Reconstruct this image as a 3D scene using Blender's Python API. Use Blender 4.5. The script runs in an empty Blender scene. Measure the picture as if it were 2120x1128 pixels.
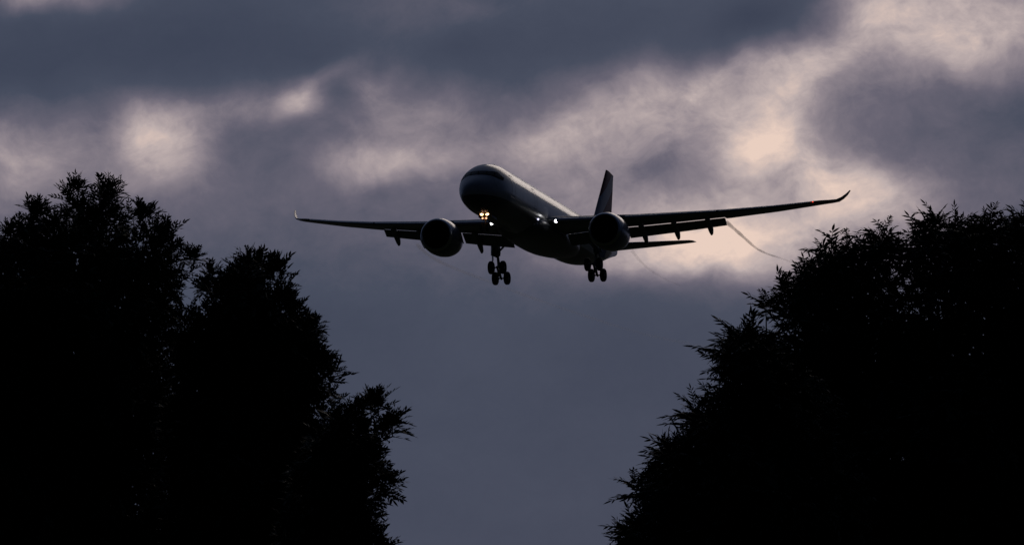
import bpy, math, random
import numpy as np
from mathutils import Vector, Matrix
R = math.radians
scene = bpy.context.scene
COL = scene.collection

# ---------------------------------------------------------------- camera
W, H, FPX = 2120.0, 1128.0, 12000.0       # reference frame in pixels, focal length in the same pixels
ELEV = R(5.0)
cam_d = bpy.data.cameras.new('camera'); cam = bpy.data.objects.new('camera', cam_d); COL.objects.link(cam)
cam_d.sensor_width = 36.0; cam_d.lens = 36.0*FPX/W
cam_d.clip_start = 0.5; cam_d.clip_end = 20000
cam.location = (0, 0, 1.7); cam.rotation_euler = (math.pi/2 + ELEV, 0, 0)
scene.camera = cam
scene.view_settings.view_transform = 'Standard'; scene.view_settings.look = 'None'
scene.view_settings.exposure = 0; scene.view_settings.gamma = 1
scene.cycles.max_bounces = 6; scene.cycles.transparent_max_bounces = 16

def lin(c): return tuple(((v/255)/12.92 if v/255 <= .04045 else ((v/255+.055)/1.055)**2.4) for v in c) + (1,)

# ---------------------------------------------------------------- sky
SUN_EL, SUN_AZ = R(3.0), R(14.0)          # the sun has sunk behind the clouds ahead, to the right
world = bpy.data.worlds.new('World'); scene.world = world; world.use_nodes = True
nt = world.node_tree; nt.nodes.clear()
def N(t, **k):
    n = nt.nodes.new(t)
    for a, b in k.items(): setattr(n, a, b)
    return n
def L(a, b): nt.links.new(a, b)
def M(op, a, b=None, c=None, clamp=False):
    n = N('ShaderNodeMath', operation=op, use_clamp=clamp)
    for i, v in enumerate((a, b, c)):
        if v is None: continue
        if isinstance(v, (int, float)): n.inputs[i].default_value = v
        else: L(v, n.inputs[i])
    return n.outputs[0]
tc = N('ShaderNodeTexCoord'); sep = N('ShaderNodeSeparateXYZ'); L(tc.outputs['Generated'], sep.inputs[0])
X, Y, Z = sep.outputs
az = M('ARCTAN2', X, Y); el = M('ARCSINE', Z)
U = M('MULTIPLY_ADD', az, 12.0*.9962, 1.060)                # azimuth and elevation in steps of 1/12 radian
V = M('MULTIPLY_ADD', el, -12.0, .564 + 12.0*ELEV)
uv = N('ShaderNodeCombineXYZ'); L(U, uv.inputs[0]); L(V, uv.inputs[1])
def noise(scale, detail, rough, loc=(0,0,0), sc=(1,1,1), rot=0, src=None, dist=0):
    mp = N('ShaderNodeMapping'); mp.inputs['Location'].default_value = loc
    mp.inputs['Scale'].default_value = sc; mp.inputs['Rotation'].default_value = (0, 0, rot)
    L(src or uv.outputs[0], mp.inputs[0])
    n = N('ShaderNodeTexNoise'); n.inputs['Scale'].default_value = scale; n.inputs['Detail'].default_value = detail
    n.inputs['Roughness'].default_value = rough; n.inputs['Distortion'].default_value = dist
    L(mp.outputs[0], n.inputs['Vector']); return n
w1 = noise(6.5, 3, .45, (3.1, 1.7, 0)); 
sub = N('ShaderNodeVectorMath', operation='SUBTRACT'); L(w1.outputs['Color'], sub.inputs[0]); sub.inputs[1].default_value = (.5, .5, .5)
scl = N('ShaderNodeVectorMath', operation='SCALE'); L(sub.outputs[0], scl.inputs[0]); scl.inputs['Scale'].default_value = .085
add = N('ShaderNodeVectorMath', operation='ADD'); L(uv.outputs[0], add.inputs[0]); L(scl.outputs[0], add.inputs[1])
flat = N('ShaderNodeVectorMath', operation='MULTIPLY'); L(add.outputs[0], flat.inputs[0]); flat.inputs[1].default_value = (1, 1, 0)
wuv = flat.outputs[0]
# lit gaps and dark banks in the cloud deck: centre, half size (thousandths), tilt in degrees, strength
CLOUDS = [
 (90,-10,120,26,0,.38),(900,20,170,50,0,.10),(290,262,42,36,0,.26),(340,295,70,58,10,.30),(300,350,130,70,0,.14),(375,330,40,60,0,.06),
 (30,330,90,60,0,.30),(-40,420,150,90,0,.15),(220,250,260,70,0,.10),(500,230,110,24,6,.13),(618,212,26,24,0,.22),(640,190,40,24,40,.12),(685,165,60,20,36,.12),
 (545,215,120,40,10,.10),(830,330,110,28,6,.26),(735,345,60,32,10,.16),(775,185,36,26,30,.12),(800,200,90,60,0,.12),(900,225,90,60,-20,.12),(780,275,180,60,0,.12),
 (930,130,140,40,30,-.05),(1165,262,100,38,24,.17),(1120,305,90,34,0,.12),(1250,250,170,80,14,.17),(1345,188,70,42,15,.24),(1480,148,60,28,28,.24),
 (1440,195,34,22,25,.14),(1575,135,42,24,0,.18),(1400,250,220,70,12,.16),(1555,310,70,44,35,.27),(1600,265,100,42,48,.22),
 (1700,130,170,46,28,.26),(1560,200,150,70,25,.12),(1825,28,70,36,-15,.26),(1960,-5,170,66,0,.38),(2070,80,170,70,10,.34),(1950,105,110,40,0,.20),
 (1690,360,120,54,-28,.34),(1800,392,120,46,-25,.30),(1620,350,150,90,0,.06),(1535,532,120,44,-8,.31),(1700,195,90,66,0,.09),(1440,500,190,40,6,.34),(1600,485,190,76,0,.19),
 (1370,540,140,34,0,.22),(1450,440,220,50,0,.20),(1390,368,90,32,-8,-.10),(1690,235,44,36,30,-.07),(1930,290,300,130,0,.02),
 (1250,400,220,80,0,.13),(1720,250,560,280,0,.10),(2000,430,240,80,0,.08),(560,310,90,50,0,-.05),(1010,290,70,30,0,-.03),(1560,45,120,46,30,-.12),
 (250,130,520,80,3,-.05),(1300,80,300,54,6,-.06),(480,400,460,120,0,.09),(1100,460,460,130,0,.06),(700,205,42,26,-35,-.10),(1500,120,60,20,20,-.06),
 (1120,720,520,170,0,-.02),(2090,230,70,40,0,-.05),(1770,520,160,60,-10,.04),(1040,560,300,80,0,.03),
]
total = None
for cx, cy, sx, sy, rot, amp in CLOUDS:
    a = -R(rot)                                            # tilt counted anticlockwise
    mp = N('ShaderNodeMapping', vector_type='TEXTURE')
    mp.inputs['Location'].default_value = (cx/1000, cy/1000, 0); mp.inputs['Rotation'].default_value = (0, 0, a)
    mp.inputs['Scale'].default_value = (sx/1000*1.25, sy/1000*1.25, 1)
    L(wuv, mp.inputs[0])
    d = N('ShaderNodeVectorMath', operation='DOT_PRODUCT'); L(mp.outputs[0], d.inputs[0]); L(mp.outputs[0], d.inputs[1])
    e = M('EXPONENT', M('MULTIPLY', d.outputs['Value'], -1.0))
    total = M('MULTIPLY', e, amp) if total is None else M('MULTIPLY_ADD', e, amp, total)
n_big = noise(2.2, 6, .5, (7.3, 2.2, 0), (1, 1.6, 1), R(12), wuv)
n_mid = noise(9.0, 7, .55, (1.3, 5.2, 0), (1, 1.5, 1), R(20), wuv, .2)
n_rip = noise(24.0, 8, .62, (4.3, 8.2, 0), (1, 1.3, 1), R(25), wuv, .15)
big = M('SUBTRACT', n_big.outputs['Fac'], .5); mid = M('SUBTRACT', n_mid.outputs['Fac'], .5); rip = M('SUBTRACT', n_rip.outputs['Fac'], .5)
base = M('MULTIPLY_ADD', big, .14, .105)
t = M('ADD', base, total)
t = M('ADD', t, M('MULTIPLY', mid, M('MULTIPLY_ADD', M('MAXIMUM', total, 0.0), .75, .05)))
t = M('ADD', t, M('MULTIPLY', M('SUBTRACT', noise(60.0, 9, .7, (2.3, 1.2, 0), (1, 1.2, 1), R(30), wuv).outputs['Fac'], .5), M('MULTIPLY_ADD', M('MAXIMUM', total, 0.0), .18, .03)))
t = M('ADD', t, M('MULTIPLY', rip, M('MULTIPLY_ADD', M('MAXIMUM', total, 0.0), .50, .02)))
ramp = N('ShaderNodeValToRGB'); cr = ramp.color_ramp
stops = [(0, (55,63,82)), (.14, (69,76,94)), (.3, (102,99,114)), (.5, (145,135,143)), (.72, (188,173,172)), (1, (232,206,192))]
cr.elements[0].position = 0; cr.elements[0].color = lin(stops[0][1]); cr.elements[1].position = 1; cr.elements[1].color = lin(stops[-1][1])
for p, c in stops[1:-1]:
    e = cr.elements.new(p); e.color = lin(c)
L(t, ramp.inputs[0])
# the deck darkens away from the afterglow
fwd = N('ShaderNodeVectorMath', operation='DOT_PRODUCT'); L(tc.outputs['Generated'], fwd.inputs[0])
g = Vector((math.sin(R(8))*math.cos(R(22)), math.cos(R(8))*math.cos(R(22)), math.sin(R(22)))); fwd.inputs[1].default_value = g
mr = N('ShaderNodeMapRange', interpolation_type='SMOOTHSTEP'); L(fwd.outputs['Value'], mr.inputs[0])
mr.inputs[1].default_value = .40; mr.inputs[2].default_value = .94; mr.inputs[3].default_value = .055; mr.inputs[4].default_value = 1.0
deck = N('ShaderNodeVectorMath', operation='SCALE'); L(ramp.outputs[0], deck.inputs[0]); L(mr.outputs[0], deck.inputs['Scale'])
cool = N('ShaderNodeMixRGB', blend_type='MULTIPLY'); L(M('SUBTRACT', 1.0, mr.outputs[0]), cool.inputs[0]); L(deck.outputs[0], cool.inputs[1]); cool.inputs[2].default_value = (.62, .85, 1.3, 1)
sky = N('ShaderNodeTexSky', sky_type='NISHITA', sun_disc=False, sun_elevation=SUN_EL, sun_rotation=SUN_AZ)
bg1 = N('ShaderNodeBackground'); L(cool.outputs[0], bg1.inputs[0]); bg1.inputs[1].default_value = 1.0
bg2 = N('ShaderNodeBackground'); L(sky.outputs[0], bg2.inputs[0]); bg2.inputs[1].default_value = .0004   # what little clear sky filters through
sm = N('ShaderNodeAddShader'); L(bg1.outputs[0], sm.inputs[0]); L(bg2.outputs[0], sm.inputs[1])
wo = N('ShaderNodeOutputWorld'); L(sm.outputs[0], wo.inputs[0])
world.cycles.sampling_method = 'MANUAL'; world.cycles.sample_map_resolution = 512

sd = bpy.data.lights.new('sun', 'SUN'); sun = bpy.data.objects.new('sun', sd); COL.objects.link(sun)
sd.energy = .20; sd.angle = R(25); sd.color = (1, .86, .76)
sdir = Vector((math.sin(SUN_AZ)*math.cos(R(24)), math.cos(SUN_AZ)*math.cos(R(24)), math.sin(R(24))))   # glow through the deck, above the sun itself
sun.rotation_euler = sdir.to_track_quat('Z', 'Y').to_euler()

# ---------------------------------------------------------------- helpers
def mat(name, color, rough=.5, metal=0.0, spec=.5, coat=0.0, noise_amt=0.0, noise_scale=1.0, bump=0.0, emit=None, strength=0.0):
    m = bpy.data.materials.new(name); m.use_nodes = True
    t_ = m.node_tree; b = t_.nodes['Principled BSDF']
    b.inputs['Base Color'].default_value = (*color, 1); b.inputs['Roughness'].default_value = rough
    b.inputs['Metallic'].default_value = metal; b.inputs['Specular IOR Level'].default_value = spec
    b.inputs['Coat Weight'].default_value = coat; b.inputs['Coat Roughness'].default_value = .12
    if noise_amt:
        tc_ = t_.nodes.new('ShaderNodeTexCoord'); n_ = t_.nodes.new('ShaderNodeTexNoise'); n_.inputs['Scale'].default_value = noise_scale; n_.inputs['Detail'].default_value = 6
        t_.links.new(tc_.outputs['Object'], n_.inputs[0])
        mx = t_.nodes.new('ShaderNodeMixRGB'); mx.inputs[1].default_value = (*[c*(1-noise_amt) for c in color], 1); mx.inputs[2].default_value = (*[min(1, c*(1+noise_amt)) for c in color], 1)
        t_.links.new(n_.outputs['Fac'], mx.inputs[0]); t_.links.new(mx.outputs[0], b.inputs['Base Color'])
        if bump:
            bp = t_.nodes.new('ShaderNodeBump'); bp.inputs['Strength'].default_value = bump; t_.links.new(n_.outputs['Fac'], bp.inputs['Height']); t_.links.new(bp.outputs[0], b.inputs['Normal'])
    if emit:
        b.inputs['Emission Color'].default_value = (*emit, 1); b.inputs['Emission Strength'].default_value = strength
    return m

def tag(o, label=None, cat=None, group=None, kind=None):
    for k, v in (('label', label), ('category', cat), ('group', group), ('kind', kind)):
        if v: o[k] = v
    return o

class MB:
    """collects shapes for ONE mesh"""
    def __init__(s): s.v = []; s.f = []
    def add(s, vs, fs):
        b = len(s.v); s.v += [tuple(p) for p in vs]; s.f += [tuple(b+i for i in f) for f in fs]
    def loft(s, rings, cap=True, closed=True):
        n = len(rings[0]); b = len(s.v)
        for r in rings: s.v += [tuple(p) for p in r]
        for i in range(len(rings)-1):
            for j in range(n if closed else n-1):
                k = (j+1) % n
                s.f.append((b+i*n+j, b+i*n+k, b+(i+1)*n+k, b+(i+1)*n+j))
        if cap:
            s.f.append(tuple(b+j for j in range(n))[::-1]); s.f.append(tuple(b+(len(rings)-1)*n+j for j in range(n)))
    def tube(s, pts, radii, n=10, cap=True):
        if not isinstance(radii, (list, tuple)): radii = [radii]*len(pts)
        pts = [Vector(p) for p in pts]; rings = []
        up = None
        for i, p in enumerate(pts):
            d = (pts[min(i+1, len(pts)-1)] - pts[max(i-1, 0)]).normalized()
            if up is None: up = Vector((0,0,1)) if abs(d.z) < .9 else Vector((1,0,0))
            a = d.cross(up).normalized(); c = a.cross(d).normalized(); up = c
            rings.append([p + a*math.cos(2*math.pi*k/n)*radii[i] + c*math.sin(2*math.pi*k/n)*radii[i] for k in range(n)])
        s.loft(rings, cap)
    def box(s, c, d, rot=None):
        c = Vector(c); vs = []
        for x in (-.5, .5):
            for y in (-.5, .5):
                for z in (-.5, .5):
                    v = Vector((x*d[0], y*d[1], z*d[2]))
                    if rot: v = rot @ v
                    vs.append(c+v)
        s.add(vs, [(0,1,3,2),(4,6,7,5),(0,4,5,1),(2,3,7,6),(0,2,6,4),(1,5,7,3)])
    def prism(s, poly, off):
        """a flat polygon given thickness along off"""
        off = Vector(off); a = [Vector(p)-off/2 for p in poly]; b = [Vector(p)+off/2 for p in poly]; n = len(a)
        s.add(a+b, [tuple(range(n))[::-1], tuple(range(n, 2*n))] + [(i, (i+1)%n, n+(i+1)%n, n+i) for i in range(n)])
    def revolve(s, prof, centre, axis='x', n=40, cap=True):
        """prof: (distance along axis, radius)"""
        c = Vector(centre); rings = []
        for a, r in prof:
            ring = []
            for k in range(n):
                t_ = 2*math.pi*k/n
                ring.append(c + (Vector((a, r*math.cos(t_), r*math.sin(t_))) if axis == 'x' else Vector((r*math.cos(t_), a, r*math.sin(t_)))))
            rings.append(ring)
        s.loft(rings, cap)
    def build(s, name, m, parent=None, base=(0,0,0), smooth=40):
        me = bpy.data.meshes.new(name); bx = Vector(base)
        me.from_pydata([tuple(Vector(p)-bx) for p in s.v], [], s.f); me.materials.append(m)
        import bmesh
        bm = bmesh.new(); bm.from_mesh(me); bmesh.ops.recalc_face_normals(bm, faces=bm.faces); bm.to_mesh(me); bm.free()
        o = bpy.data.objects.new(name, me); COL.objects.link(o)
        if smooth:
            me.polygons.foreach_set('use_smooth', [True]*len(me.polygons)); me.set_sharp_from_angle(angle=R(smooth))
        if parent: o.parent = parent
        return o

def pt(px, py, dist):
    """the point seen at (px,py) of the reference frame at a horizontal distance dist"""
    d = Vector(((px-W/2)/FPX, 1, -(py-H/2)/FPX)); d.rotate(Matrix.Rotation(ELEV, 3, 'X'))
    return Vector((0,0,1.7)) + d*(dist/d.y)

# ---------------------------------------------------------------- ground
gm = mat('grass_ground', (.035, .045, .02), .95, spec=.1, noise_amt=.5, noise_scale=.35, bump=.4)
g_ = MB(); ys = [-3000, -300, -60, 0, 30, 60, 120, 300, 900, 3000, 9000]; xs = [-6000, -1500, -300, -60, 0, 60, 300, 1500, 6000]
rr = random.Random(4)
vs = [(x, y, 0 if abs(x) < 100 and abs(y) < 200 else rr.uniform(-.3, .0)) for y in ys for x in xs]
g_.add(vs, [(i*len(xs)+j, i*len(xs)+j+1, (i+1)*len(xs)+j+1, (i+1)*len(xs)+j) for i in range(len(ys)-1) for j in range(len(xs)-1)])
tag(g_.build('ground', gm), kind='structure')

# ---------------------------------------------------------------- airliner
# body axes: X forward (nose at 0), Y to port, Z up from the fuselage centreline
BASE = Vector((-32.2, 0, -6.6))
YAW, PITCH, ROLL = R(-15.173), R(8.520), R(1.827)
TPOS = Vector((-4.331, 605.556, 10.118))
def body_rot():
    Rx = Matrix.Rotation(ROLL, 3, 'X'); Ry = Matrix.Rotation(-PITCH, 3, 'Y'); Rz = Matrix.Rotation(-math.pi/2+YAW, 3, 'Z')
    return Matrix.Rotation(ELEV, 3, 'X') @ Rz @ Ry @ Rx
BR = body_rot()
NOSE = Vector((0,0,1.7)) + Matrix.Rotation(ELEV, 3, 'X') @ TPOS
plane = bpy.data.objects.new('airliner', None); COL.objects.link(plane)
plane.location = NOSE + BR @ BASE; plane.rotation_euler = BR.to_euler(); plane.empty_display_size = 5
tag(plane, 'twin-engine jet airliner coming in to land with its wheels down and lights on', 'airliner')

def livery():
    """white paint, dark blue belly, a faint row of cabin windows, panel joints"""
    m = mat('fuselage_paint', (.74,.75,.78), .32, coat=.5)
    t_ = m.node_tree; b = t_.nodes['Principled BSDF']; n = t_.nodes.new; l = t_.links.new
    tc_ = n('ShaderNodeTexCoord'); sp = n('ShaderNodeSeparateXYZ'); l(tc_.outputs['Object'], sp.inputs[0])
    def mm(op, a, bb=None, c=None):
        q = n('ShaderNodeMath'); q.operation = op
        for i, v in enumerate((a, bb, c)):
            if v is None: continue
            if isinstance(v, (int, float)): q.inputs[i].default_value = v
            else: l(v, q.inputs[i])
        return q.outputs[0]
    zb = mm('ADD', sp.outputs[2], BASE.z); xb = mm('ADD', sp.outputs[0], BASE.x)
    # windows every 0.53 m at z about 0.45
    fx = mm('ABSOLUTE', mm('SUBTRACT', mm('FRACT', mm('DIVIDE', xb, .533)), .5))
    win = mm('MULTIPLY', mm('LESS_THAN', fx, .22), mm('LESS_THAN', mm('ABSOLUTE', mm('SUBTRACT', zb, .5)), .17))
    win = mm('MULTIPLY', win, mm('MULTIPLY', mm('LESS_THAN', xb, -8.5), mm('GREATER_THAN', xb, -52.0)))
    joint = mm('LESS_THAN', mm('FRACT', mm('DIVIDE', xb, 3.2)), .012)
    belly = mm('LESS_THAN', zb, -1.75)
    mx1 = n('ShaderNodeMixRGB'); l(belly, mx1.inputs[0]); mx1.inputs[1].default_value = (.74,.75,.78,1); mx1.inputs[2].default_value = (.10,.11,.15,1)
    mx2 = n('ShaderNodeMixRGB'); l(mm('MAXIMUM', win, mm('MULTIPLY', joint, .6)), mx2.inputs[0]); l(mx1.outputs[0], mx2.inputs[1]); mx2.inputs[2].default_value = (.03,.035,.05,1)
    nz = n('ShaderNodeTexNoise'); nz.inputs['Scale'].default_value = 1.2; nz.inputs['Detail'].default_value = 7; l(tc_.outputs['Object'], nz.inputs[0])
    mx3 = n('ShaderNodeMixRGB'); mx3.blend_type = 'MULTIPLY'; mx3.inputs[0].default_value = .35; l(mx2.outputs[0], mx3.inputs[1]); l(nz.outputs['Fac'], mx3.inputs[2])
    l(mx3.outputs[0], b.inputs['Base Color'])
    return m
def fin_paint():
    """dark red fin crossed by a pale rising stripe"""
    m = mat('fin_paint', (.16,.012,.03), .5, spec=.2)
    t_ = m.node_tree; b = t_.nodes['Principled BSDF']; n = t_.nodes.new; l = t_.links.new
    tc_ = n('ShaderNodeTexCoord'); mp = n('ShaderNodeMapping'); l(tc_.outputs['Object'], mp.inputs[0]); sp = n('ShaderNodeSeparateXYZ'); l(mp.outputs[0], sp.inputs[0])
    mp.inputs['Location'].default_value = (BASE.x, 0, BASE.z)
    def mm(op, a, bb=None, c=None):
        q = n('ShaderNodeMath'); q.operation = op
        for i, v in enumerate((a, bb, c)):
            if v is None: continue
            if isinstance(v, (int, float)): q.inputs[i].default_value = v
            else: l(v, q.inputs[i])
        return q.outputs[0]
    # line rising towards the trailing edge: z - (3.4 + .75*(-x-52))
    s_ = mm('SUBTRACT', sp.outputs[2], mm('MULTIPLY_ADD', mm('ADD', sp.outputs[0], 52.0), -.62, 3.9))
    band = mm('MULTIPLY', mm('GREATER_THAN', s_, -.9), mm('LESS_THAN', s_, 1.0))
    mx = n('ShaderNodeMixRGB'); l(band, mx.inputs[0]); mx.inputs[1].default_value = (.16,.012,.03,1); mx.inputs[2].default_value = (.5,.52,.62,1)
    l(mx.outputs[0], b.inputs['Base Color']); return m

white = livery()
grey = mat('wing_grey', (.32,.34,.37), .4, coat=.25, noise_amt=.12, noise_scale=.8)
cowl = mat('cowl_paint', (.22,.24,.32), .3, coat=.5, noise_amt=.08, noise_scale=1.5)
alu = mat('polished_lip', (.72,.73,.76), .28, metal=1.0)
slatm = mat('slat_metal', (.55,.57,.60), .3, metal=.7, noise_amt=.1, noise_scale=2)
darkm = mat('engine_dark', (.02,.02,.022), .5)
fanm = mat('fan_titanium', (.10,.10,.11), .35, metal=.8)
steel = mat('gear_paint', (.25,.26,.28), .45, metal=.2, noise_amt=.2, noise_scale=4)
rubber = mat('tyre_rubber', (.018,.018,.018), .85)
glass = mat('cockpit_glass', (.005,.006,.007), .55, spec=.12)
finm = fin_paint()

def cr_interp(tab, x):
    """smooth interpolation of rows (x, a, b, c..)"""
    for i in range(len(tab)-1):
        if x <= tab[i+1][0]: break
    p0, p1, p2, p3 = tab[max(i-1,0)], tab[i], tab[i+1], tab[min(i+2,len(tab)-1)]
    h = p2[0]-p1[0]; u = (x-p1[0])/h; out = []
    for k in range(1, len(p1)):
        m1 = (p2[k]-p0[k])/(p2[0]-p0[0])*h if p2[0] != p0[0] else 0
        m2 = (p3[k]-p1[k])/(p3[0]-p1[0])*h if p3[0] != p1[0] else 0
        out.append((2*u**3-3*u*u+1)*p1[k]+(u**3-2*u*u+u)*m1+(-2*u**3+3*u*u)*p2[k]+(u**3-u*u)*m2)
    return out
FUS = [(0,.05,-.72,-.82),(.12,.50,-.28,-1.26),(.45,.98,.10,-1.66),(1.0,1.42,.52,-1.98),(1.8,1.84,1.02,-2.28),(2.6,2.13,1.55,-2.46),(3.5,2.40,2.06,-2.60),
       (4.6,2.62,2.46,-2.71),(6.0,2.77,2.72,-2.79),(7.8,2.82,2.82,-2.82),(20,2.82,2.82,-2.82),(40,2.82,2.82,-2.82),(44,2.80,2.82,-2.62),(48,2.68,2.82,-2.10),
       (52,2.36,2.77,-1.35),(56,1.80,2.62,-.50),(59.5,1.18,2.30,.20),(62,.68,1.90,.66),(63.3,.38,1.60,.90),(63.66,.22,1.42,1.04)]
FUS = [(x if 7.8 <= x <= 52 else 1.3+x*6.5/7.8 if x < 7.8 else 52+(x-52)*.88, w, tp-.5+.5*x/63, bt-.5+.5*x/63) for x, w, tp, bt in FUS]      # the body sits a touch nose-low against the wing
def fus_pt(x, a, grow=0):
    w, tp, bt = cr_interp(FUS, x); zc = (tp+bt)/2; h = (tp-bt)/2
    return Vector((-x, (w+grow)*math.cos(a), zc+(h+grow)*math.sin(a)))
fb = MB(); stx = [1.3+v*.85 for v in (0,.03,.07,.12,.2,.3,.45,.6,.8,1,1.3,1.6,2,2.4,2.8,3.2,3.7,4.2,4.8,5.5,6.3,7.2,8.5)] + [10+1.5*i for i in range(21)] + [41+1.0*i for i in range(21)] + [61.4,61.7,61.95,62.15,62.26]
NR = 64
fb.loft([[fus_pt(x, 2*math.pi*k/NR) for k in range(NR)] for x in sorted(set(stx))])
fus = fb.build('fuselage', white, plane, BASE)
# belly fairing
bf = MB(); BEL = [(16.5,.2,-2.6),(17.5,1.5,-2.95),(19,2.35,-3.2),(21,2.8,-3.38),(25,3.05,-3.45),(31,3.05,-3.45),(34.5,2.85,-3.3),(37.5,2.2,-3.05),(40,1.2,-2.8),(41,.3,-2.7)]
rings = []
for x in [16.5+i*.7 for i in range(36)]:
    w, bt = cr_interp(BEL, min(x, 41)); ring = []
    for k in range(32):
        a = 2*math.pi*k/32; c, s_ = math.cos(a), math.sin(a)
        y = w*abs(c)**.75*(1 if c > 0 else -1); zc = -1.9; hh = (zc-bt) if s_ < 0 else 1.0*min(1, w/2.5)
        ring.append(Vector((-x, y, zc+hh*abs(s_)**.8*(1 if s_ > 0 else -1))))
    rings.append(ring)
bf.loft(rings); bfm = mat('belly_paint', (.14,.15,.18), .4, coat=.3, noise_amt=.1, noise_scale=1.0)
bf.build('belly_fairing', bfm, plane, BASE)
# cockpit mask: windows band wrapped round the nose
cw = MB()
def patch(mb, poly_fn, nu, nv, grow=.02):
    g2 = [[poly_fn(i/nu, j/nv, grow) for j in range(nv+1)] for i in range(nu+1)]
    b = len(mb.v)
    for r in g2: mb.v += [tuple(p) for p in r]
    for i in range(nu):
        for j in range(nv): mb.f.append((b+i*(nv+1)+j, b+(i+1)*(nv+1)+j, b+(i+1)*(nv+1)+j+1, b+i*(nv+1)+j+1))
def at_z(x, z, side, grow):
    w, tp, bt = cr_interp(FUS, x); zc = (tp+bt)/2; h = (tp-bt)/2
    s_ = max(-1, min(1, (z-zc)/h)); return Vector((-x-.0, side*(w+grow)*math.sqrt(max(0, 1-s_*s_)), zc+(h+grow)*s_))
def at_y(z, y, side, grow):
    """surface point at height z and half breadth y, searching along x"""
    lo, hi = 1.3, 8.5
    for _ in range(40):
        x = (lo+hi)/2; w, tp, bt = cr_interp(FUS, x); zc = (tp+bt)/2; h = (tp-bt)/2
        if ((z-zc)/h)**2 + (y/w)**2 > 1: lo = x
        else: hi = x
    return Vector((-x+grow, side*y, z+grow))
panes = [(-.78,.78,0),(.86,1.5,.0),(1.56,2.02,.0)]
# black surround, one smooth strip per side
def mask_fn(side):
    def fn(u, v, grow):
        y = u*2.34; top = 1.06-.02*y-.95*max(0, y-1.72); bot = .56-.02*y-.40*max(0, y-1.25)
        top = max(top, bot+.01)
        z = bot+(top-bot)*v
        return at_y(z, y, side, grow)
    return fn
for s_ in (-1, 1): patch(cw, mask_fn(s_), 22, 6, .015)
cwo = cw.build('cockpit_mask', glass, fus, BASE)
for s_ in (-1, 1):
    for y0, y1 in ((.06,.80),(.90,1.52),(1.62,2.06)):
        pn = MB(); f0 = mask_fn(s_)
        patch(pn, lambda u, v, gq, y0=y0, y1=y1: f0((y0+(y1-y0)*u)/2.34, .12+.74*v, gq), 6, 4, .03)
        pn.build('windscreen_pane', mat('pane_glass', (.006,.007,.009), .25, spec=.2), fus, BASE)
# passenger doors, framed, and a blade aerial
for s_ in (-1, 1):
    for x0, wd, z0, z1 in ((6.6,1.07,-1.1,1.0),(15.6,1.0,-1.0,1.05),(47.5,1.0,-.8,1.3)):
        dm = MB(); N2 = 10
        def dz(k): return z0+(z1-z0)*k/N2
        for (xa, xb2) in ((x0-.06, x0),(x0+wd, x0+wd+.06)):
            for k in range(N2):
                q = [at_z(xa, dz(k), s_, .02), at_z(xb2, dz(k), s_, .02), at_z(xb2, dz(k+1), s_, .02), at_z(xa, dz(k+1), s_, .02)]; dm.add(q, [(0,1,2,3)])
        for za, zb2 in ((z0-.06, z0),(z1, z1+.06)):
            q = [at_z(x0-.06, za, s_, .02), at_z(x0+wd+.06, za, s_, .02), at_z(x0+wd+.06, zb2, s_, .02), at_z(x0-.06, zb2, s_, .02)]; dm.add(q, [(0,1,2,3)])
        dm.build('passenger_door', mat('door_frame', (.12,.13,.15), .5), fus, BASE)
for x, zz in ((9.0, 2.39),(22.0, 2.49)):
    am = MB(); am.prism([(-x, 0, zz-.03), (-x-.5, 0, zz-.03), (-x-.55, 0, zz+.34), (-x-.3, 0, zz+.36)], (0,.06,0)); am.build('aerial', grey, fus, BASE)

# aerofoils
def airfoil(n=12, t=.12, camber=.02):
    """points (c, z) from trailing edge over the top to the leading edge and back"""
    up, lo = [], []
    for i in range(n+1):
        b = math.pi*i/n; x = .5*(1+math.cos(b))
        yt = 5*t*(.2969*math.sqrt(x)-.126*x-.3516*x*x+.2843*x**3-.1015*x**4)
        yc = camber*4*x*(1-x); up.append((x, yc+yt))
        lo.append((x, yc-yt))
    return up + lo[::-1][1:-1]
def wing_ring(xle, y, z, chord, t, inc=0, cant=0, camber=.02, cmax=1.0):
    """inc: incidence deg, cant: how far the section leans up (deg, for tips); cmax cuts the trailing part off"""
    out = []
    for c, h in airfoil(12, t, camber):
        c = min(c, cmax); dx, dz = c*chord, h*chord
        a = R(inc); x2 = dx*math.cos(a)+dz*math.sin(a); z2 = -dx*math.sin(a)+dz*math.cos(a)
        sg = 1 if y >= 0 else -1; k = R(cant)
        out.append(Vector((-(xle+x2), y - sg*math.sin(k)*z2, z+math.cos(k)*z2)))
    return out
# y, x of leading edge, z, chord, thickness, incidence
WING = [(1.5,20.6,-1.42,9.3,.13,4.5),(2.82,21.4,-1.30,8.6,.13,4.5),(4.4,22.3,-1.15,8.0,.125,4.2),(7.0,23.7,-.90,7.2,.12,3.6),(9.4,24.8,-.68,6.6,.115,3.0),(11.2,25.7,-.54,6.2,.11,2.8),
        (15.4,28.0,-.04,5.5,.105,2.2),(20,30.85,.58,4.5,.10,1.6),(24.7,33.8,1.34,3.5,.10,1.0),(28.3,36.0,2.02,2.7,.10,.6),(29.4,36.7,2.24,2.42,.095,.5)]
TIP = [(30.3,37.6,2.42,2.05,.09,0),(30.95,38.4,2.62,1.7,.09,20),(31.35,39.2,3.0,1.35,.09,38),(31.68,40.05,3.5,1.0,.085,48),(31.9,41.0,4.05,.5,.08,56)]
def wing_at(y):
    r = [row for row in WING]
    for i in range(len(r)-1):
        if abs(y) <= r[i+1][0]: break
    a, b = r[i], r[i+1]; u = (abs(y)-a[0])/(b[0]-a[0])
    return [a[k]+(b[k]-a[k])*u for k in range(1, 6)]
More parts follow.
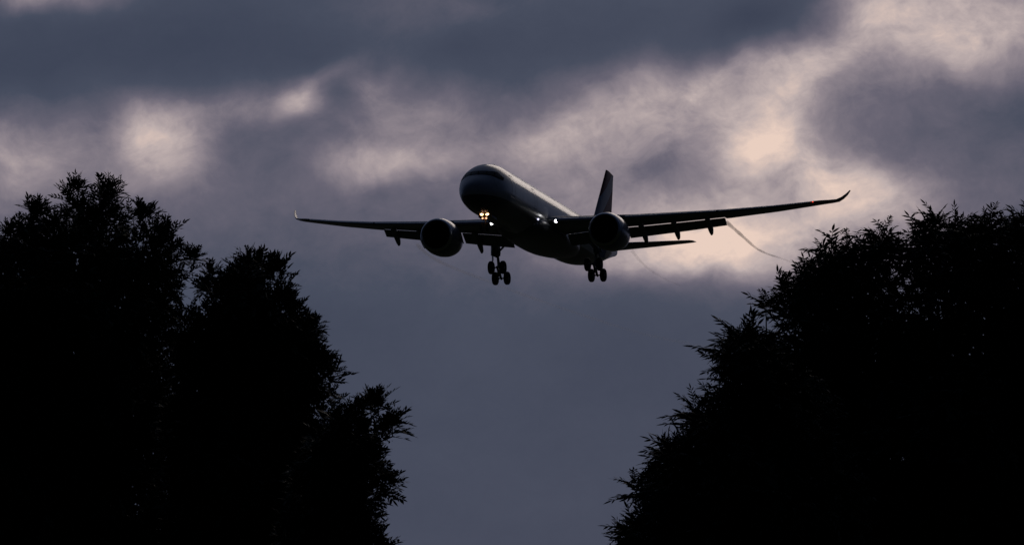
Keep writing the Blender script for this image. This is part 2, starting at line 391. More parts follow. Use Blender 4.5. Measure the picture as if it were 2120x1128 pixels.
def wing_surf(y, c, where):
    """a point on the wing at chord fraction c; where = 1 top, -1 underside, 0 chord line"""
    xle, z, ch, t, inc = wing_at(y)
    yt = 5*t*(.2969*math.sqrt(c)-.126*c-.3516*c*c+.2843*c**3-.1015*c**4); h = .02*4*c*(1-c)+where*yt
    dx, dz = c*ch, h*ch; a = R(inc)
    return Vector((-(xle+dx*math.cos(a)+dz*math.sin(a)), y, z-dx*math.sin(a)+dz*math.cos(a)))
lamp_w = mat('lamp_lens_white', (.9,.9,.9), .2, emit=(1,.97,.98), strength=6)
lamp_y = mat('lamp_lens_warm', (.9,.85,.7), .2, emit=(1,.76,.42), strength=7)
lamp_d = mat('lamp_lens_dim', (.9,.85,.7), .2, emit=(1,.62,.42), strength=1.6)
housing_halo = mat('lamp_housing_halo', (.8,.6,.4), .25, metal=1.0, emit=(1,.36,.10), strength=.5)  # housing ring given its own orange emission, standing in for the lamps' halo
lamp_r = mat('nav_lens_red', (.6,.05,.04), .2, emit=(1,.08,.04), strength=1.2)
lamp_s = mat('lamp_lens_small', (.8,.8,.9), .2, emit=(.75,.75,1), strength=2)
FLAP_END = 19.4
for sg, side in ((1, 'port'), (-1, 'starboard')):
    wb = MB()
    rows = []
    for i in range(len(WING)-1):
        n = 3
        for k in range(n): 
            y = WING[i][0]+(WING[i+1][0]-WING[i][0])*k/n; rows.append((y, *wing_at(y)))
    rows.append(WING[-1])
    rg = []
    for (y, xle, z, ch, t, inc) in rows:
        cm = .80 if y < FLAP_END-.01 else 1.0
        if y >= FLAP_END-.01 and rg and not getattr(wb, 'cut', False):
            a = wing_at(FLAP_END); rg.append(wing_ring(a[0], sg*FLAP_END, a[1], a[2], a[3], a[4], cmax=.80)); rg.append(wing_ring(a[0], sg*(FLAP_END+.02), a[1], a[2], a[3], a[4])); wb.cut = True
        rg.append(wing_ring(xle, sg*y, z, ch, t, inc, cmax=cm))
    for y, xle, z, ch, t, cant in TIP: rg.append(wing_ring(xle, sg*y, z, ch, t, 0, cant))
    wb.loft(rg); wing = wb.build('wing', grey, plane, BASE)
    # slats: three drooped leading edge pieces
    for y0, y1 in ((3.7, 8.5), (10.4, 19.3), (19.5, 28.6)):
        sb = MB(); rg = []
        for k in range(7):
            y = y0+(y1-y0)*k/6; xle, z, ch, t, inc = wing_at(y); w_ = .115*ch+.12; a = R(-26)
            pr = [(w_, .030*w_), (w_*.75, .11*w_), (w_*.45, .19*w_), (w_*.18, .19*w_), (.03*w_, .10*w_), (0, 0), (.05*w_, -.10*w_), (.2*w_, -.15*w_), (.35*w_, -.10*w_), (.6*w_, .0), (.85*w_, .01*w_)]
            ring = []
            for px_, pz_ in pr:
                x2 = px_*math.cos(a)-pz_*math.sin(a)*-1; z2 = px_*math.sin(-a)*1+pz_*math.cos(a)
                ring.append(Vector((-(xle-.42*w_+x2), sg*y, z-.30*w_+z2)))
            rg.append(ring)
        sb.loft(rg); sb.build('slat', slatm, wing, BASE)
    # flaps: lowered behind the rear edge with an open slot
    for y0, y1 in ((3.2, 9.2), (9.45, FLAP_END)):
        fl = MB(); rg = []
        for k in range(7):
            y = y0+(y1-y0)*k/6; te = wing_surf(sg*y, .80, -1); xle, z, ch, t, inc = wing_at(y)
            fc = min(.27*ch, 1.95) if y0 < 9 else .275*ch
            rg.append(wing_ring(-te.x+.03, sg*y, te.z-(.0 if y0 < 9 else .05 if sg > 0 else .02), fc, .13, 31, camber=.03))
        fl.loft(rg); fl.build('flap', grey, wing, BASE)
    if True:
        al = MB()
    # flap track fairings
    for y in (7.3, 11.1, 14.4, 17.8):
        ft = MB(); p0 = wing_surf(sg*y, .42, -1); te = wing_surf(sg*y, .80, -1); ch = wing_at(y)[2]; fc = .27*ch
        tail = Vector((te.x-.10-fc*math.cos(R(33))-.35, sg*y, te.z-.15-fc*math.sin(R(31))-.45))
        pts = [p0+Vector((0,0,.05)), p0.lerp(te, .3)+Vector((0,0,-.14)), p0.lerp(te, .75)+Vector((0,0,-.30)), te+Vector((-.25,0,-.62)), te.lerp(tail, .6)+Vector((0,0,-.25)), tail+Vector((.3,0,.02)), tail]
        hw = [.03, .2, .30, .32, .28, .2, .05]; hh = [.03, .20, .34, .44, .44, .34, .20]
        ft.loft([[p+Vector((0, hw[i]*math.cos(2*math.pi*k/14), hh[i]*math.sin(2*math.pi*k/14))) for k in range(14)] for i, p in enumerate(pts)])
        ft.build('flap_track_fairing', grey, wing, BASE)
    # landing light in the wing root, with its housing
    c = Vector((-21.75, sg*3.60, -1.50))
    h_ = MB(); h_.revolve([(-.35,.12),(-.1,.2),(.08,.24),(.10,.22),(.02,.18)], c, 'x', 20); ho = h_.build('landing_light', steel, plane, BASE)
    l_ = MB(); l_.revolve([(.0,.17),(.07,.16),(.11,.09),(.12,.01)], c, 'x', 20); l_.build('lamp_lens', lamp_w, ho, BASE)
    # nacelle
    ec = Vector((-20.0, sg*9.37, -2.80))
    nb = MB(); nb.revolve([(0,1.60),(-.12,1.72),(-.4,1.84),(-1.0,1.96),(-2.0,2.02),(-3.2,1.97),(-4.4,1.80),(-5.4,1.55),(-5.9,1.38),(-5.9,1.30),(-5.0,1.2),(-4.0,1.1)], ec, 'x', 56, cap=False)
    nac = nb.build('engine', cowl, plane, BASE)
    lp = MB(); lp.revolve([(-.5,1.40),(-.25,1.43),(-.05,1.50),(.03,1.58),(.0,1.65),(-.14,1.745),(-.3,1.815),(-.3,1.80),(-.2,1.6),(-.5,1.5)], ec, 'x', 56, cap=False)
    lp.build('inlet_lip', alu, nac, BASE)
    du = MB(); du.revolve([(-.3,1.42),(-1.0,1.44),(-1.75,1.46)], ec, 'x', 48, cap=False); du.build('inlet_duct', darkm, nac, BASE)
    fd = MB(); fd.revolve([(-2.05,1.45),(-2.06,.1)], ec, 'x', 48); fd.build('fan_disc', darkm, nac, BASE)
    fn = MB()
    for k in range(20):
        a0 = 2*math.pi*k/20; q = []
        for r_, da, dx in ((.42,-.10,0),(.42,.16,.25),(.95,.12,.24),(1.42,.10,.18),(1.42,-.06,0),(.95,-.08,0)):
            q.append(ec+Vector((-1.95+dx, r_*math.cos(a0+da+r_*.12), r_*math.sin(a0+da+r_*.12))))
        fn.add(q, [tuple(range(6))])
    fn.build('fan_blades', fanm, nac, BASE)
    spn = MB(); spn.revolve([(-1.9,.45),(-1.6,.42),(-1.3,.30),(-1.05,.12),(-1.0,.01)], ec, 'x', 24); spn.build('spinner', darkm, nac, BASE)
    co = MB(); co.revolve([(-4.2,1.05),(-5.6,.95),(-6.6,.72),(-7.2,.55),(-7.3,.5)], ec, 'x', 32); co.build('core_nozzle', fanm, nac, BASE)
    cn = MB(); cn.revolve([(-7.0,.45),(-7.8,.3),(-8.4,.03)], ec, 'x', 24); cn.build('exhaust_cone', fanm, nac, BASE)
    py_ = MB()
    sec = [(-21.3,-1.02,-1.3,.05),(-22.2,-.72,-1.6,.24),(-23.6,-.70,-1.9,.3),(-26.0,-1.05,-2.1,.3),(-28.2,-1.35,-1.9,.16),(-29.0,-1.4,-1.6,.04)]
    py_.loft([[Vector((x, sg*9.37+sy*w2, z)) for sy, z in ((-1, zt), (1, zt), (1, zb_), (-1, zb_))] for x, zt, zb_, w2 in sec]); py_.build('engine_pylon', cowl, plane, BASE)
    # main landing gear
    gx, gy = -31.8, sg*5.45
    gt = Vector((gx+.35, gy+sg*.25, -1.6)); gb = Vector((gx, gy, -5.35))
    st = MB(); st.tube([gt, gt.lerp(gb, .45)], [.36, .34], 16); st.tube([gt.lerp(gb, .45), gt.lerp(gb, .5), gt.lerp(gb, .52)], [.30,.30,.2], 16); st.tube([gt.lerp(gb, .5), gb], .15, 14)
    # torque links
    st.tube([gt.lerp(gb,.5)+Vector((-.2,0,0)), gt.lerp(gb,.74)+Vector((-.55,0,0)), gb+Vector((-.15,0,.15))], .07, 8)
    gear = st.build('main_landing_gear', steel, plane, BASE)
    br = MB(); br.tube([gt.lerp(gb,.42), Vector((gx+.2, gy-sg*1.0, -2.0))], .11, 10); br.tube([gt.lerp(gb,.42)+Vector((0,0,.1)), Vector((gx+2.2, gy-sg*.3, -2.1))], .09, 10); br.build('side_brace', steel, gear, BASE)
    tilt = R(28.5); fd_ = Vector((math.cos(tilt), 0, math.sin(tilt)))
    bo = MB(); bo.tube([gb-fd_*1.15, gb-fd_*.5, gb, gb+fd_*.5, gb+fd_*1.15], [.11,.15,.20,.15,.11], 12)
    bo.tube([gt.lerp(gb,.66)+Vector((.15,0,0)), gb+fd_*.85+Vector((0,0,.08))], .055, 8)
    for q in (-1, 1): bo.tube([gb+fd_*q*.99+Vector((0,-.85,0)), gb+fd_*q*.99+Vector((0,.85,0))], .085, 12)
    bo.build('bogie_beam', steel, gear, BASE)
    for q in (-1, 1):
        for r_ in (-1, 1):
            c = gb+fd_*q*.99+Vector((0, r_*.67, 0)); rr_, hw_ = .735, .285
            ty = MB(); ty.revolve([(-hw_*.55,.36),(-hw_*.8,.42),(-hw_,.52),(-hw_*.93,.60),(-hw_*.6,.71),(-hw_*.2,rr_),(hw_*.2,rr_),(hw_*.6,.71),(hw_*.93,.60),(hw_,.52),(hw_*.8,.42),(hw_*.55,.36)], c, 'y', 36, cap=False)
            wo_ = ty.build('wheel', rubber, gear, BASE)
            ri = MB(); ri.revolve([(-hw_*.5,.37),(-hw_*.35,.30),(-hw_*.6,.12),(-hw_*.6,.01),(hw_*.6,.01),(hw_*.6,.12),(hw_*.35,.30),(hw_*.5,.37)][1:-1], c, 'y', 28)
            ri.revolve([(-hw_*.5,.37),(-hw_*.3,.30),(hw_*.3,.30),(hw_*.5,.37)], c, 'y', 28, cap=False)
            ri.build('rim', steel, wo_, BASE)
    gd = MB()
    yo = gy+sg*.82
    gd.prism([(gx+1.2, yo-sg*.42, -1.45),(gx-1.0, yo+sg*.38, -1.65),(gx-.9, yo+sg*.35, -3.0),(gx-.5, yo+sg*.12, -3.45),(gx-.3, yo+sg*.05, -4.05),(gx+.5, yo-sg*.25, -4.0),(gx+.8, yo-sg*.30, -3.4),(gx+1.1, yo-sg*.40, -3.0)], (0,.12,0))
    gd.box((gx+.1, (gy+yo)/2, -2.55), (.9, .72, 1.7))
    gd.tube([(gx+.3, gy, -3.7), (gx+.4, yo, -3.3)], .12, 8)
    gd.build('gear_door', bfm, gear, BASE)
    # tailplane
    ts = MB(); ts.loft([wing_ring(xle, sg*y, z, ch, t, -2, camber=-.01) for y, xle, z, ch, t in ((.3,53.8,1.05,6.6,.11),(1.5,54.6,1.18,6.0,.10),(5.0,57.0,1.60,4.3,.10),(8.6,59.4,2.05,2.6,.095),(9.3,59.95,2.15,2.15,.09),(9.6,60.5,2.2,1.5,.08),(9.72,61.2,2.22,.7,.08))])
    ts.build('tailplane', grey, plane, BASE)

# red light at the front of the port wing, near the tip
nl = MB(); p = wing_surf(28.75, 0, 0)+Vector((.06,0,-.02)); nl.revolve([(-.12,.07),(0,.06),(.05,.04),(.06,.01)], p, 'x', 16); tag(nl.build('navigation_light', lamp_r, plane, BASE), 'small red lamp near the tip of one wing')
ng = MB(); p = wing_surf(-28.75, 0, 0)+Vector((.02,0,-.02)); ng.revolve([(-.12,.13),(0,.11),(.07,.07),(.09,.01)], p, 'x', 16); ng.build('navigation_light', mat('nav_lens_clear', (.3,.35,.35), .1), plane, BASE)
sl = MB(); p = fus_pt(18.4, R(-30), .02); sl.revolve([(-.08,.10),(.0,.10),(.05,.06),(.06,.01)], p, 'x', 14); sl.build('scan_light', lamp_s, plane, BASE)

# fin with rudder
fi = MB()
def fin_ring(xle, z, ch, t, c0=0, c1=1.0):
    out = []
    for c, h in airfoil(12, t, 0):
        c = c0+(c1-c0)*c if c1 < 1 else c
        out.append(Vector((-(xle+c*ch), h*ch, z)))
    return out
FIN = [(2.2,50.0,10.6,.10),(2.9,51.4,9.1,.10),(3.6,52.3,8.1,.10),(6,54.3,6.35,.10),(8.2,56.2,4.85,.10),(9.4,57.2,4.0,.095),(9.9,57.6,3.7,.09)]
rings = [fin_ring(x, z, ch, t) for z, x, ch, t in FIN]
tp = fin_ring(57.9, 10.3, 3.5, .08)
tp = [Vector((p.x, p.y*.7, p.z-.30*max(0, (-p.x-58.4))/6)) for p in tp]
rings.append(tp); fi.loft(rings); fin = fi.build('fin', finm, plane, BASE)
ru = MB()
ru.loft([[Vector((-(x+c*ch), sy*(.05*ch*(1-c)+.035), z)) for c, sy in ((.66,1),(.67,1),(.67,-1),(.66,-1))] for z, x, ch, t in FIN[2:-1]]); ru.build('rudder_hinge', darkm, fin, BASE)
# exhaust of the small tail turbine
ap = MB(); ap.revolve([(-62.2,.20),(-62.5,.17),(-62.5,.12),(-62.3,.12)], (0,0,1.23), 'x', 20); ap.build('tail_exhaust', fanm, fus, BASE)

# nose gear
ngx = -6.0; gt = Vector((ngx-.2, 0, -2.5)); gb = Vector((ngx+.12, 0, -4.55))
st = MB(); st.tube([gt, gt.lerp(gb,.55)], [.15,.14], 14); st.tube([gt.lerp(gb,.5), gb], .085, 12); st.tube([gb+Vector((0,-.42,0)), gb+Vector((0,.42,0))], .07, 10)
st.tube([gt.lerp(gb,.5)+Vector((-.1,0,0)), gt.lerp(gb,.72)+Vector((-.35,0,0)), gb+Vector((-.08,0,.08))], .05, 8); st.tube([gt.lerp(gb,.45), Vector((ngx+1.5,0,-2.6))], .07, 8)
ngear = st.build('nose_landing_gear', steel, plane, BASE)
for r_ in (-1, 1):
    c = gb+Vector((0, r_*.32, 0)); hw_ = .17
    ty = MB(); ty.revolve([(-hw_*.55,.26),(-hw_,.36),(-hw_*.9,.44),(-hw_*.5,.51),(hw_*.5,.51),(hw_*.9,.44),(hw_,.36),(hw_*.55,.26)], c, 'y', 32, cap=False)
    wo_ = ty.build('wheel', rubber, ngear, BASE)
    ri = MB(); ri.revolve([(-hw_*.5,.27),(-hw_*.4,.08),(-hw_*.4,.01),(hw_*.4,.01),(hw_*.4,.08),(hw_*.5,.27)], c, 'y', 24); ri.build('rim', steel, wo_, BASE)
    gd = MB(); gd.prism([(ngx+.1, r_*.62, -2.62),(ngx-2.0, r_*.62, -2.66),(ngx-2.0, r_*.72, -3.5),(ngx+.1, r_*.72, -3.45)], (0,.05,0)); gd.build('gear_door', bfm, ngear, BASE)
    for z, yy, rad, em in ((-3.12, .29, .20, lamp_y), (-3.62, .20, .085, lamp_d)):
        c = Vector((ngx+.34, r_*yy, z)); h_ = MB(); h_.revolve([(-.22,rad*.5),(-.08,rad*.95),(.05,rad*1.2),(.06,rad*1.1),(-.04,rad*.6)], c, 'x', 20); h_.tube([c+Vector((-.15,0,0)), Vector((ngx+.05,0,z+.02))], .035, 8)
        ho = h_.build('taxi_light', housing_halo, ngear, BASE); l_ = MB(); l_.revolve([(-.02,rad),(.04,rad*.9),(.07,rad*.5),(.08,.01)], c, 'x', 20); l_.build('lamp_lens', em, ho, BASE)

# ---------------------------------------------------------------- vapour trails from the flap corners
def vapour(name, density, color, aniso):
    m = bpy.data.materials.new(name); m.use_nodes = True; t_ = m.node_tree; t_.nodes.clear()
    o = t_.nodes.new('ShaderNodeOutputMaterial'); v = t_.nodes.new('ShaderNodeVolumePrincipled')
    v.inputs['Color'].default_value = (*color, 1); v.inputs['Density'].default_value = density; v.inputs['Anisotropy'].default_value = aniso
    t_.links.new(v.outputs[0], o.inputs['Volume']); return m
def trail(pxs, label, m, rad0, rad1, d0, d1):
    tb = MB(); n = len(pxs); pts = []; rd = []
    for k in range(0, 41):
        u = k/40*(n-1); i = min(int(u), n-2); f = u-i
        a = [Vector(pxs[j]) for j in (max(i-1,0), i, i+1, min(i+2, n-1))]
        q = .5*((2*a[1])+(-a[0]+a[2])*f+(2*a[0]-5*a[1]+4*a[2]-a[3])*f*f+(-a[0]+3*a[1]-3*a[2]+a[3])*f**3)
        s_ = k/40; p = pt(q.x, q.y, d0+(d1-d0)*s_)
        pts.append(p); rd.append((rad0+(rad1-rad0)*s_)*(1+.10*math.sin(k*.9)) if 0 < k < 40 else .01)
    tb.tube(pts, rd, 10); o = tb.build('vapour_trail', m)
    return tag(o, label, 'vapour trail', 'vapour trails streaming back from the flaps')
trail([(1503,459),(1525,478),(1545,496),(1566,514),(1590,526),(1615,534),(1655,549)], 'thin dark smoky trail from the outer flap corner under the pink cloud', vapour('vapour_dense', .24, (.35,.33,.36), .2), .24, .07, 648, 740)
trail([(1308,518),(1325,540),(1348,560),(1378,578),(1410,592)], 'faint short trail below the tailplane', vapour('vapour_thin', .045, (.35,.33,.36), .2), .22, .12, 665, 740)
trail([(862,505),(890,530),(935,553),(1000,578),(1090,612),(1200,650),(1330,690),(1480,722)], 'faint pale trail crossing the dark sky under the wheels', vapour('vapour_pale', .05, (.95,.93,.95), .5), .22, .30, 665, 1100)

# ---------------------------------------------------------------- trees
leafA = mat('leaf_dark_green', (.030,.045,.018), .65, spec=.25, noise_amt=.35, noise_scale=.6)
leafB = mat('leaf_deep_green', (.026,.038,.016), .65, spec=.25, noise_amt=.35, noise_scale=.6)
bark = mat('bark', (.07,.055,.042), .9, spec=.1, noise_amt=.4, noise_scale=6, bump=.5)

def leaf_template(rng, kind):
    """a compound leaf along +X; returns verts (n,3) and hexagon faces"""
    V_, F_ = [], []
    n = rng.randint(4, 5) if kind == 'ash' else 5
    Lr = 1.0; droop = .18 if kind == 'ash' else .50
    def rach(s): return Vector((s*Lr, 0, -droop*s*s))
    def leaflet(b, d, up, ln, wd, curl):
        d = d.normalized(); sd_ = d.cross(up).normalized(); k = len(V_)
        mid = lambda s: b+d*ln*s+Vector((0,0,-curl*ln*s*s))
        V_.extend([mid(0), mid(.3)+sd_*wd*.42, mid(.62)+sd_*wd*.40, mid(1), mid(.62)-sd_*wd*.40, mid(.3)-sd_*wd*.42])
        F_.append((k, k+1, k+2, k+3, k+4, k+5))
    for i in range(n):
        s = .22+.70*i/(n-1 if n > 1 else 1)
        for sd_ in (-1, 1):
            fw = .75 if kind == 'ash' else .55
            d = Vector((fw+rng.uniform(-.15,.15), sd_*.75, rng.uniform(-.05,.25) if kind == 'ash' else rng.uniform(-.55,-.05)))
            leaflet(rach(s-.03*(sd_>0)), d, Vector((rng.uniform(-.5,.5), rng.uniform(-.5,.5), 1)), (.38 if kind == 'ash' else .35)*rng.uniform(.85,1.15)*(1-.15*abs(s-.5)), .160 if kind == 'ash' else .090, .1 if kind == 'ash' else .3)
    leaflet(rach(.97), Vector((1, 0, -.2 if kind == 'ash' else -.7)), Vector((0, .3, 1)), .42, .125, .1)
    # rachis
    k = len(V_)
    V_.extend([rach(0)+Vector((0,.008,0)), rach(.5)+Vector((0,.010,0)), rach(1)+Vector((0,.004,0)), rach(1)-Vector((0,.004,0)), rach(.5)-Vector((0,.010,0)), rach(0)-Vector((0,.008,0))]); F_.append(tuple(range(k, k+6)))
    return np.array([tuple(v) for v in V_], np.float32), np.array(F_, np.int32)

def inst(tv, tf, pos, dx, upv, scale, allV, allF, cnt):
    dx = dx/np.linalg.norm(dx, axis=1, keepdims=True)
    dy = np.cross(upv, dx); dy /= np.linalg.norm(dy, axis=1, keepdims=True)+1e-9
    dz = np.cross(dx, dy)
    P = (tv[None,:,0,None]*dx[:,None,:]+tv[None,:,1,None]*dy[:,None,:]+tv[None,:,2,None]*dz[:,None,:])*scale[:,None,None]+pos[:,None,:]
    m = len(pos); allV.append(P.reshape(-1,3).astype(np.float32))
    allF.append((tf[None]+(cnt+np.arange(m)*len(tv))[:,None,None]).reshape(-1, tf.shape[1]))
    return cnt+m*len(tv)

def mesh_from(name, V_, F_, m, parent):
    me = bpy.data.meshes.new(name); V_ = np.concatenate(V_); F_ = np.concatenate(F_).astype(np.int32); n, k = F_.shape
    me.vertices.add(len(V_)); me.vertices.foreach_set('co', V_.ravel()); me.loops.add(n*k); me.loops.foreach_set('vertex_index', F_.ravel())
    me.polygons.add(n); me.polygons.foreach_set('loop_start', np.arange(n, dtype=np.int32)*k); me.update(calc_edges=True)
    me.materials.append(m); o = bpy.data.objects.new(name, me); COL.objects.link(o); o.parent = parent; return o

def pip(poly, x, y):
    c = False; j = len(poly)-1
    for i in range(len(poly)):
        (x1, y1), (x2, y2) = poly[i], poly[j]
        if (y1 > y) != (y2 > y) and x < (x2-x1)*(y-y1)/(y2-y1)+x1: c = not c
        j = i
    return c
def edge_dist(poly, x, y):
    best = 1e9; j = len(poly)-1
    for i in range(len(poly)):
        ax, ay = poly[j]; bx, by = poly[i]; vx, vy = bx-ax, by-ay; L2 = vx*vx+vy*vy
        u = max(0, min(1, ((x-ax)*vx+(y-ay)*vy)/L2)) if L2 else 0
        d = math.hypot(x-ax-u*vx, y-ay-u*vy); best = min(best, d); j = i
    return best

def tree(name, label, outline, leaders, dist, trunk_px, kind, lm, seed, shoot=.42, n_edge=230, n_in=110, per=1.0):
    """outline: crown seen from the road, in frame pixels, turned to metres at its distance; the crown gets a depth like its breadth"""
    rng = random.Random(seed); nr = np.random.default_rng(seed)
    s = FPX/dist                                                  # pixels per metre at this distance
    o = pt(trunk_px, 564, dist); root = bpy.data.objects.new(name, None); COL.objects.link(root); root.location = (o.x, dist, 0)
    tag(root, label, 'tree', 'trees either side of the gap')
    def loc(px, py, dy=0.0): p = pt(px, py, dist); return np.array([p.x-o.x, dy, p.z])
    poly = [tuple(loc(px, py)[[0, 2]]) for px, py in outline]
    poly = [(x, max(z, 1.6)) for x, z in poly]
    fine = []
    for (xa, za), (xb, zb3) in zip(poly, poly[1:]+poly[:1]):
        n_ = max(1, int(math.hypot(xb-xa, zb3-za)/.16))
        for k in range(n_):
            f = k/n_; w_ = rng.uniform(-.16, .05) if k else 0
            nx_, nz_ = -(zb3-za), xb-xa; q = math.hypot(nx_, nz_) or 1
            fine.append((xa+(xb-xa)*f+nx_/q*w_, max(1.6, za+(zb3-za)*f+nz_/q*w_)))
    poly = fine
    xs_ = [p[0] for p in poly]; zs_ = [p[1] for p in poly]
    x0, x1, z0, z1 = min(xs_), max(xs_), min(zs_), max(zs_)
    balls = []
    tries = 0
    while len(balls) < n_in and tries < 20000:
        tries += 1; x, z = rng.uniform(x0, x1), rng.uniform(z0, z1)
        if not pip(poly, x, z): continue
        d = edge_dist(poly, x, z)
        if d < shoot*1.1: continue
        half = min(d*1.1, 2.6); r = min(max(d-shoot, .25), rng.uniform(.6, 1.15))
        balls.append((x, rng.uniform(-half, half), z, r))
    tries = 0; ne = 0
    while ne < n_edge and tries < 60000:
        tries += 1; x, z = rng.uniform(x0, x1), rng.uniform(z0, z1)
        if not pip(poly, x, z): continue
        d = edge_dist(poly, x, z)
        if d > shoot*1.9 or d < shoot*.35: continue
        balls.append((x, rng.uniform(-1, 1)*min(1.5, d*1.5+.2), z, max(.12, d-shoot*.75))); ne += 1
    B = np.array(balls); temps = [leaf_template(rng, kind) for _ in range(5)]
    VV, FF, cnt = [], [], 0; sv = MB()
    up = np.array([0,0,1.0])
    PX = np.array(poly); QX = np.roll(PX, 1, axis=0)
    def inside(x, z):
        c = np.zeros(len(x), bool)
        for (x1, y1), (x2, y2) in zip(PX, QX):
            if y1 == y2: continue
            c ^= ((y1 > z) != (y2 > z)) & (x < (x2-x1)*(z-y1)/(y2-y1)+x1)
        return c
    def shoots(base, axis, L_, nl, leafsize, trim=True):
        """add leafy shoots; arrays of bases, axes, lengths; trimmed back to the crown's outline"""
        nonlocal cnt
        if trim:
            a_ = axis/np.linalg.norm(axis, axis=1, keepdims=True)
            for f in (1.0, .8, .6):
                tp_ = base+a_*(L_*f+(.14 if kind == 'ash' else .20))[:,None]; out = ~inside(tp_[:,0], tp_[:,2]); L_ = np.where(out, np.minimum(L_, L_*f*.8), L_)
            tp_ = base+a_*(L_+.10)[:,None]; ok = inside(tp_[:,0], tp_[:,2]) | (nr.uniform(size=len(L_)) < .10)
            base, axis, L_ = base[ok], axis[ok], L_[ok]
        m = len(base); axis = axis/np.linalg.norm(axis, axis=1, keepdims=True)
        side = np.cross(axis, nr.normal(size=(m,3))); side /= np.linalg.norm(side, axis=1, keepdims=True); oth = np.cross(axis, side)
        ph = nr.uniform(0, 6.28, m)
        for k in range(nl):
            f = (k+.6)/nl; a = ph+k*2.4+nr.normal(0, .3, m); spread = 1.15-.75*f if kind == 'ash' else 1.25-.7*f
            d = axis*math.cos(spread)+(side*np.cos(a)[:,None]+oth*np.sin(a)[:,None])*math.sin(spread)+nr.normal(0,.10,(m,3))
            if kind != 'ash': d[:,2] += .10
            sc = leafsize*(1-.45*f)*nr.uniform(.8, 1.2, m); pos = base+axis*(L_*f)[:,None]
            sel = nr.integers(0, 5, m); u_ = np.tile(up, (m,1))+nr.normal(0,.35,(m,3))
            for q in range(5):
                w_ = sel == q
                if w_.any(): cnt = inst(temps[q][0], temps[q][1], pos[w_], d[w_], u_[w_], sc[w_], VV, FF, cnt)
    # shoots over every ball, leaning out and up, dropped when buried in a neighbour
    cb, ca = [], []
    for (x, y, z, r) in balls:
        m = max(4, int((per if kind == 'ash' else per*.75)*26*r*r/.5)+4)
        n_ = nr.normal(size=(m,3)); n_ /= np.linalg.norm(n_, axis=1, keepdims=True)
        p = np.array([x,y,z])+n_*r*nr.uniform(.72,1.0,(m,1))
        dd = np.linalg.norm(p[:,None,:]-B[None,:,:3], axis=2)-B[None,:,3]
        keep = ((dd < -.30).sum(1) == 0) | (r < .45)
        cb.append(p[keep]); ca.append((n_*.8+up*.55+nr.normal(0,.18,(m,3)))[keep])
    cb = np.concatenate(cb); ca = np.concatenate(ca)
    low = cb[:,2] < 2.4
    keepm = ~(low & (nr.uniform(size=len(cb)) < .3)); cb, ca = cb[keepm], ca[keepm]
    shoots(cb, ca, nr.uniform(.7,1.15,len(cb))*shoot, 6 if kind == 'ash' else 5, .28 if kind == 'ash' else .36)
    # leading shoots that break the outline
    for (px, py, ln) in leaders:
        tip = loc(px, py+(5 if kind == 'ash' else 24), rng.uniform(-.4,.4)); Lm = ln/s
        lean = np.array([rng.uniform(-.12,.12), rng.uniform(-.1,.1), 1.0]); b0 = tip-lean*Lm
        bs = [b0]; ax = [lean]; Ls = [Lm*.93]
        for k in range(int(Lm/(.11 if kind == 'ash' else .22))):
            f = rng.uniform(0,.72); bs.append(b0+lean*Lm*f); a = rng.uniform(0,6.28); ax.append(np.array([math.cos(a)*.55, math.sin(a)*.55, .85])); Ls.append(min(.42, Lm*(1-f)*.75))
        shoots(np.array(bs), np.array(ax), np.array(Ls), 9, .26 if kind == 'ash' else .36, trim=False)
        nb_ = B[np.argmin(np.linalg.norm(B[:,:3]-(b0-lean*.25)[None], axis=1)-B[:,3]), :3]
        sv = MB(); sv.tube([Vector(nb_), Vector(b0), Vector(b0+lean*Lm*.95)], [.014, .010, .003], 5); sv.build('leading_twig', bark, root)
    # inner foliage, bigger leaves that close the crown
    m = int(len(B)*70*per)
    w_ = B[:,3]**3; idx = nr.choice(len(B), m, p=w_/w_.sum()); n_ = nr.normal(size=(m,3)); n_ /= np.linalg.norm(n_, axis=1, keepdims=True)
    P = B[idx,:3]+n_*(B[idx,3]*nr.uniform(0,.75,m)**.5)[:,None]
    big_t = (np.array([(0,0,0),(.3,.22,.02),(.65,.2,.0),(1,0,-.1),(.65,-.2,.0),(.3,-.22,.02)], np.float32), np.array([[0,1,2,3,4,5]]))
    cnt = inst(big_t[0], big_t[1], P, nr.normal(size=(m,3)), nr.normal(size=(m,3)), nr.uniform(.16,.30,m)*np.minimum(1, B[idx,3]*2.2), VV, FF, cnt)
    crown = mesh_from('crown', VV, FF, lm, root)
    # trunk and limbs
    top = z0+(z1-z0)*.78; tb = MB(); cxm = float(np.mean(B[:,0]))
    tr = [Vector((0,0,-.15)), Vector((.02,0,.3)), Vector((cxm*.15,.05,1.5)), Vector((cxm*.4,-.05,(top+1.5)/2)), Vector((cxm*.7,0,top))]
    tb.tube(tr, [.34,.24,.2,.13,.03], 14)
    order = sorted(range(len(balls)), key=lambda i: -balls[i][3])[:46]
    for i in order:
        x, y, z, r = balls[i]; zb2 = max(1.3, z*.62-.2); f = min(.96, max(.0, (zb2-.3)/(top-.3)))
        a = tr[1].lerp(tr[-1], f); a.x = cxm*.7*f**1.4
        e = Vector((x,y,z)); md = a.lerp(e, .5)+Vector((0,0,-.15)); tb.tube([a, md, e], [.055*(1-f*.6), .032, .008], 7)
    trunk = tb.build('trunk', bark, root)
    return root, len(cb)

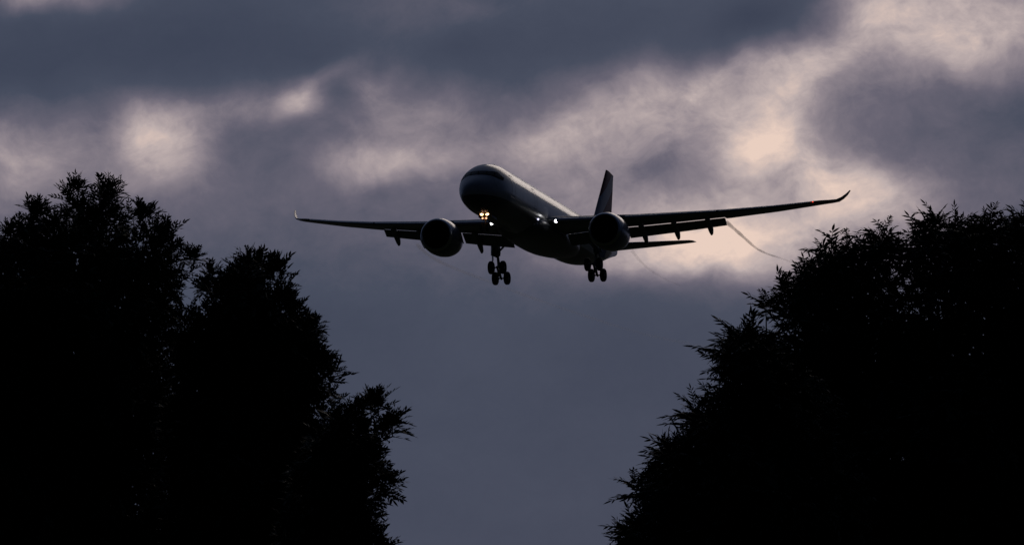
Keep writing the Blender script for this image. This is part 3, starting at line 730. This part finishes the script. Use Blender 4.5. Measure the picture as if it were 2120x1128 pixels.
A_OUT = [(-420,1560),(-430,900),(-330,640),(-180,540),(-60,490),(0,472),(22,455),(45,480),(50,432),(75,410),(104,425),(115,455),(130,430),(140,400),(152,370),(172,400),(186,425),(205,400),(222,366),(242,392),(262,420),(300,415),(322,430),(330,470),(352,462),(368,500),(372,525),(395,512),(408,540),(400,572),(385,590),(395,640),(430,800),(460,1000),(450,1560)]
B_OUT = [(330,1560),(330,900),(370,640),(405,590),(430,550),(452,565),(462,575),(488,545),(500,520),(516,510),(535,535),(548,552),(565,532),(585,545),(592,575),(608,592),(612,620),(635,640),(650,670),(655,692),(688,715),(704,745),(722,790),(722,815),(708,850),(710,900),(715,1000),(720,1560)]
C_OUT = [(560,1560),(580,1000),(640,900),(700,855),(728,826),(762,820),(785,818),(782,848),(765,880),(786,895),(798,868),(820,858),(830,880),(822,912),(792,945),(800,965),(830,985),(818,1012),(794,1035),(784,1085),(808,1112),(812,1200),(830,1560)]
D_OUT = [(2620,1560),(2640,900),(2480,600),(2330,500),(2200,455),(2112,432),(2085,465),(2055,425),(2020,440),(2000,465),(1975,462),(1958,450),(1930,425),(1908,440),(1898,475),(1870,495),(1842,462),(1812,460),(1795,500),(1775,470),(1752,465),(1715,500),(1690,505),(1694,545),(1656,562),(1625,572),(1608,592),(1598,615),(1602,665),(1600,690),(1540,800),(1500,1000),(1480,1560)]
E_OUT = [(1262,1560),(1274,1200),(1286,1118),(1292,1075),(1330,1062),(1334,1020),(1330,975),(1357,958),(1352,935),(1378,900),(1408,905),(1414,860),(1448,858),(1456,800),(1486,796),(1474,742),(1500,700),(1512,688),(1550,678),(1590,690),(1700,780),(1800,1000),(1820,1560)]
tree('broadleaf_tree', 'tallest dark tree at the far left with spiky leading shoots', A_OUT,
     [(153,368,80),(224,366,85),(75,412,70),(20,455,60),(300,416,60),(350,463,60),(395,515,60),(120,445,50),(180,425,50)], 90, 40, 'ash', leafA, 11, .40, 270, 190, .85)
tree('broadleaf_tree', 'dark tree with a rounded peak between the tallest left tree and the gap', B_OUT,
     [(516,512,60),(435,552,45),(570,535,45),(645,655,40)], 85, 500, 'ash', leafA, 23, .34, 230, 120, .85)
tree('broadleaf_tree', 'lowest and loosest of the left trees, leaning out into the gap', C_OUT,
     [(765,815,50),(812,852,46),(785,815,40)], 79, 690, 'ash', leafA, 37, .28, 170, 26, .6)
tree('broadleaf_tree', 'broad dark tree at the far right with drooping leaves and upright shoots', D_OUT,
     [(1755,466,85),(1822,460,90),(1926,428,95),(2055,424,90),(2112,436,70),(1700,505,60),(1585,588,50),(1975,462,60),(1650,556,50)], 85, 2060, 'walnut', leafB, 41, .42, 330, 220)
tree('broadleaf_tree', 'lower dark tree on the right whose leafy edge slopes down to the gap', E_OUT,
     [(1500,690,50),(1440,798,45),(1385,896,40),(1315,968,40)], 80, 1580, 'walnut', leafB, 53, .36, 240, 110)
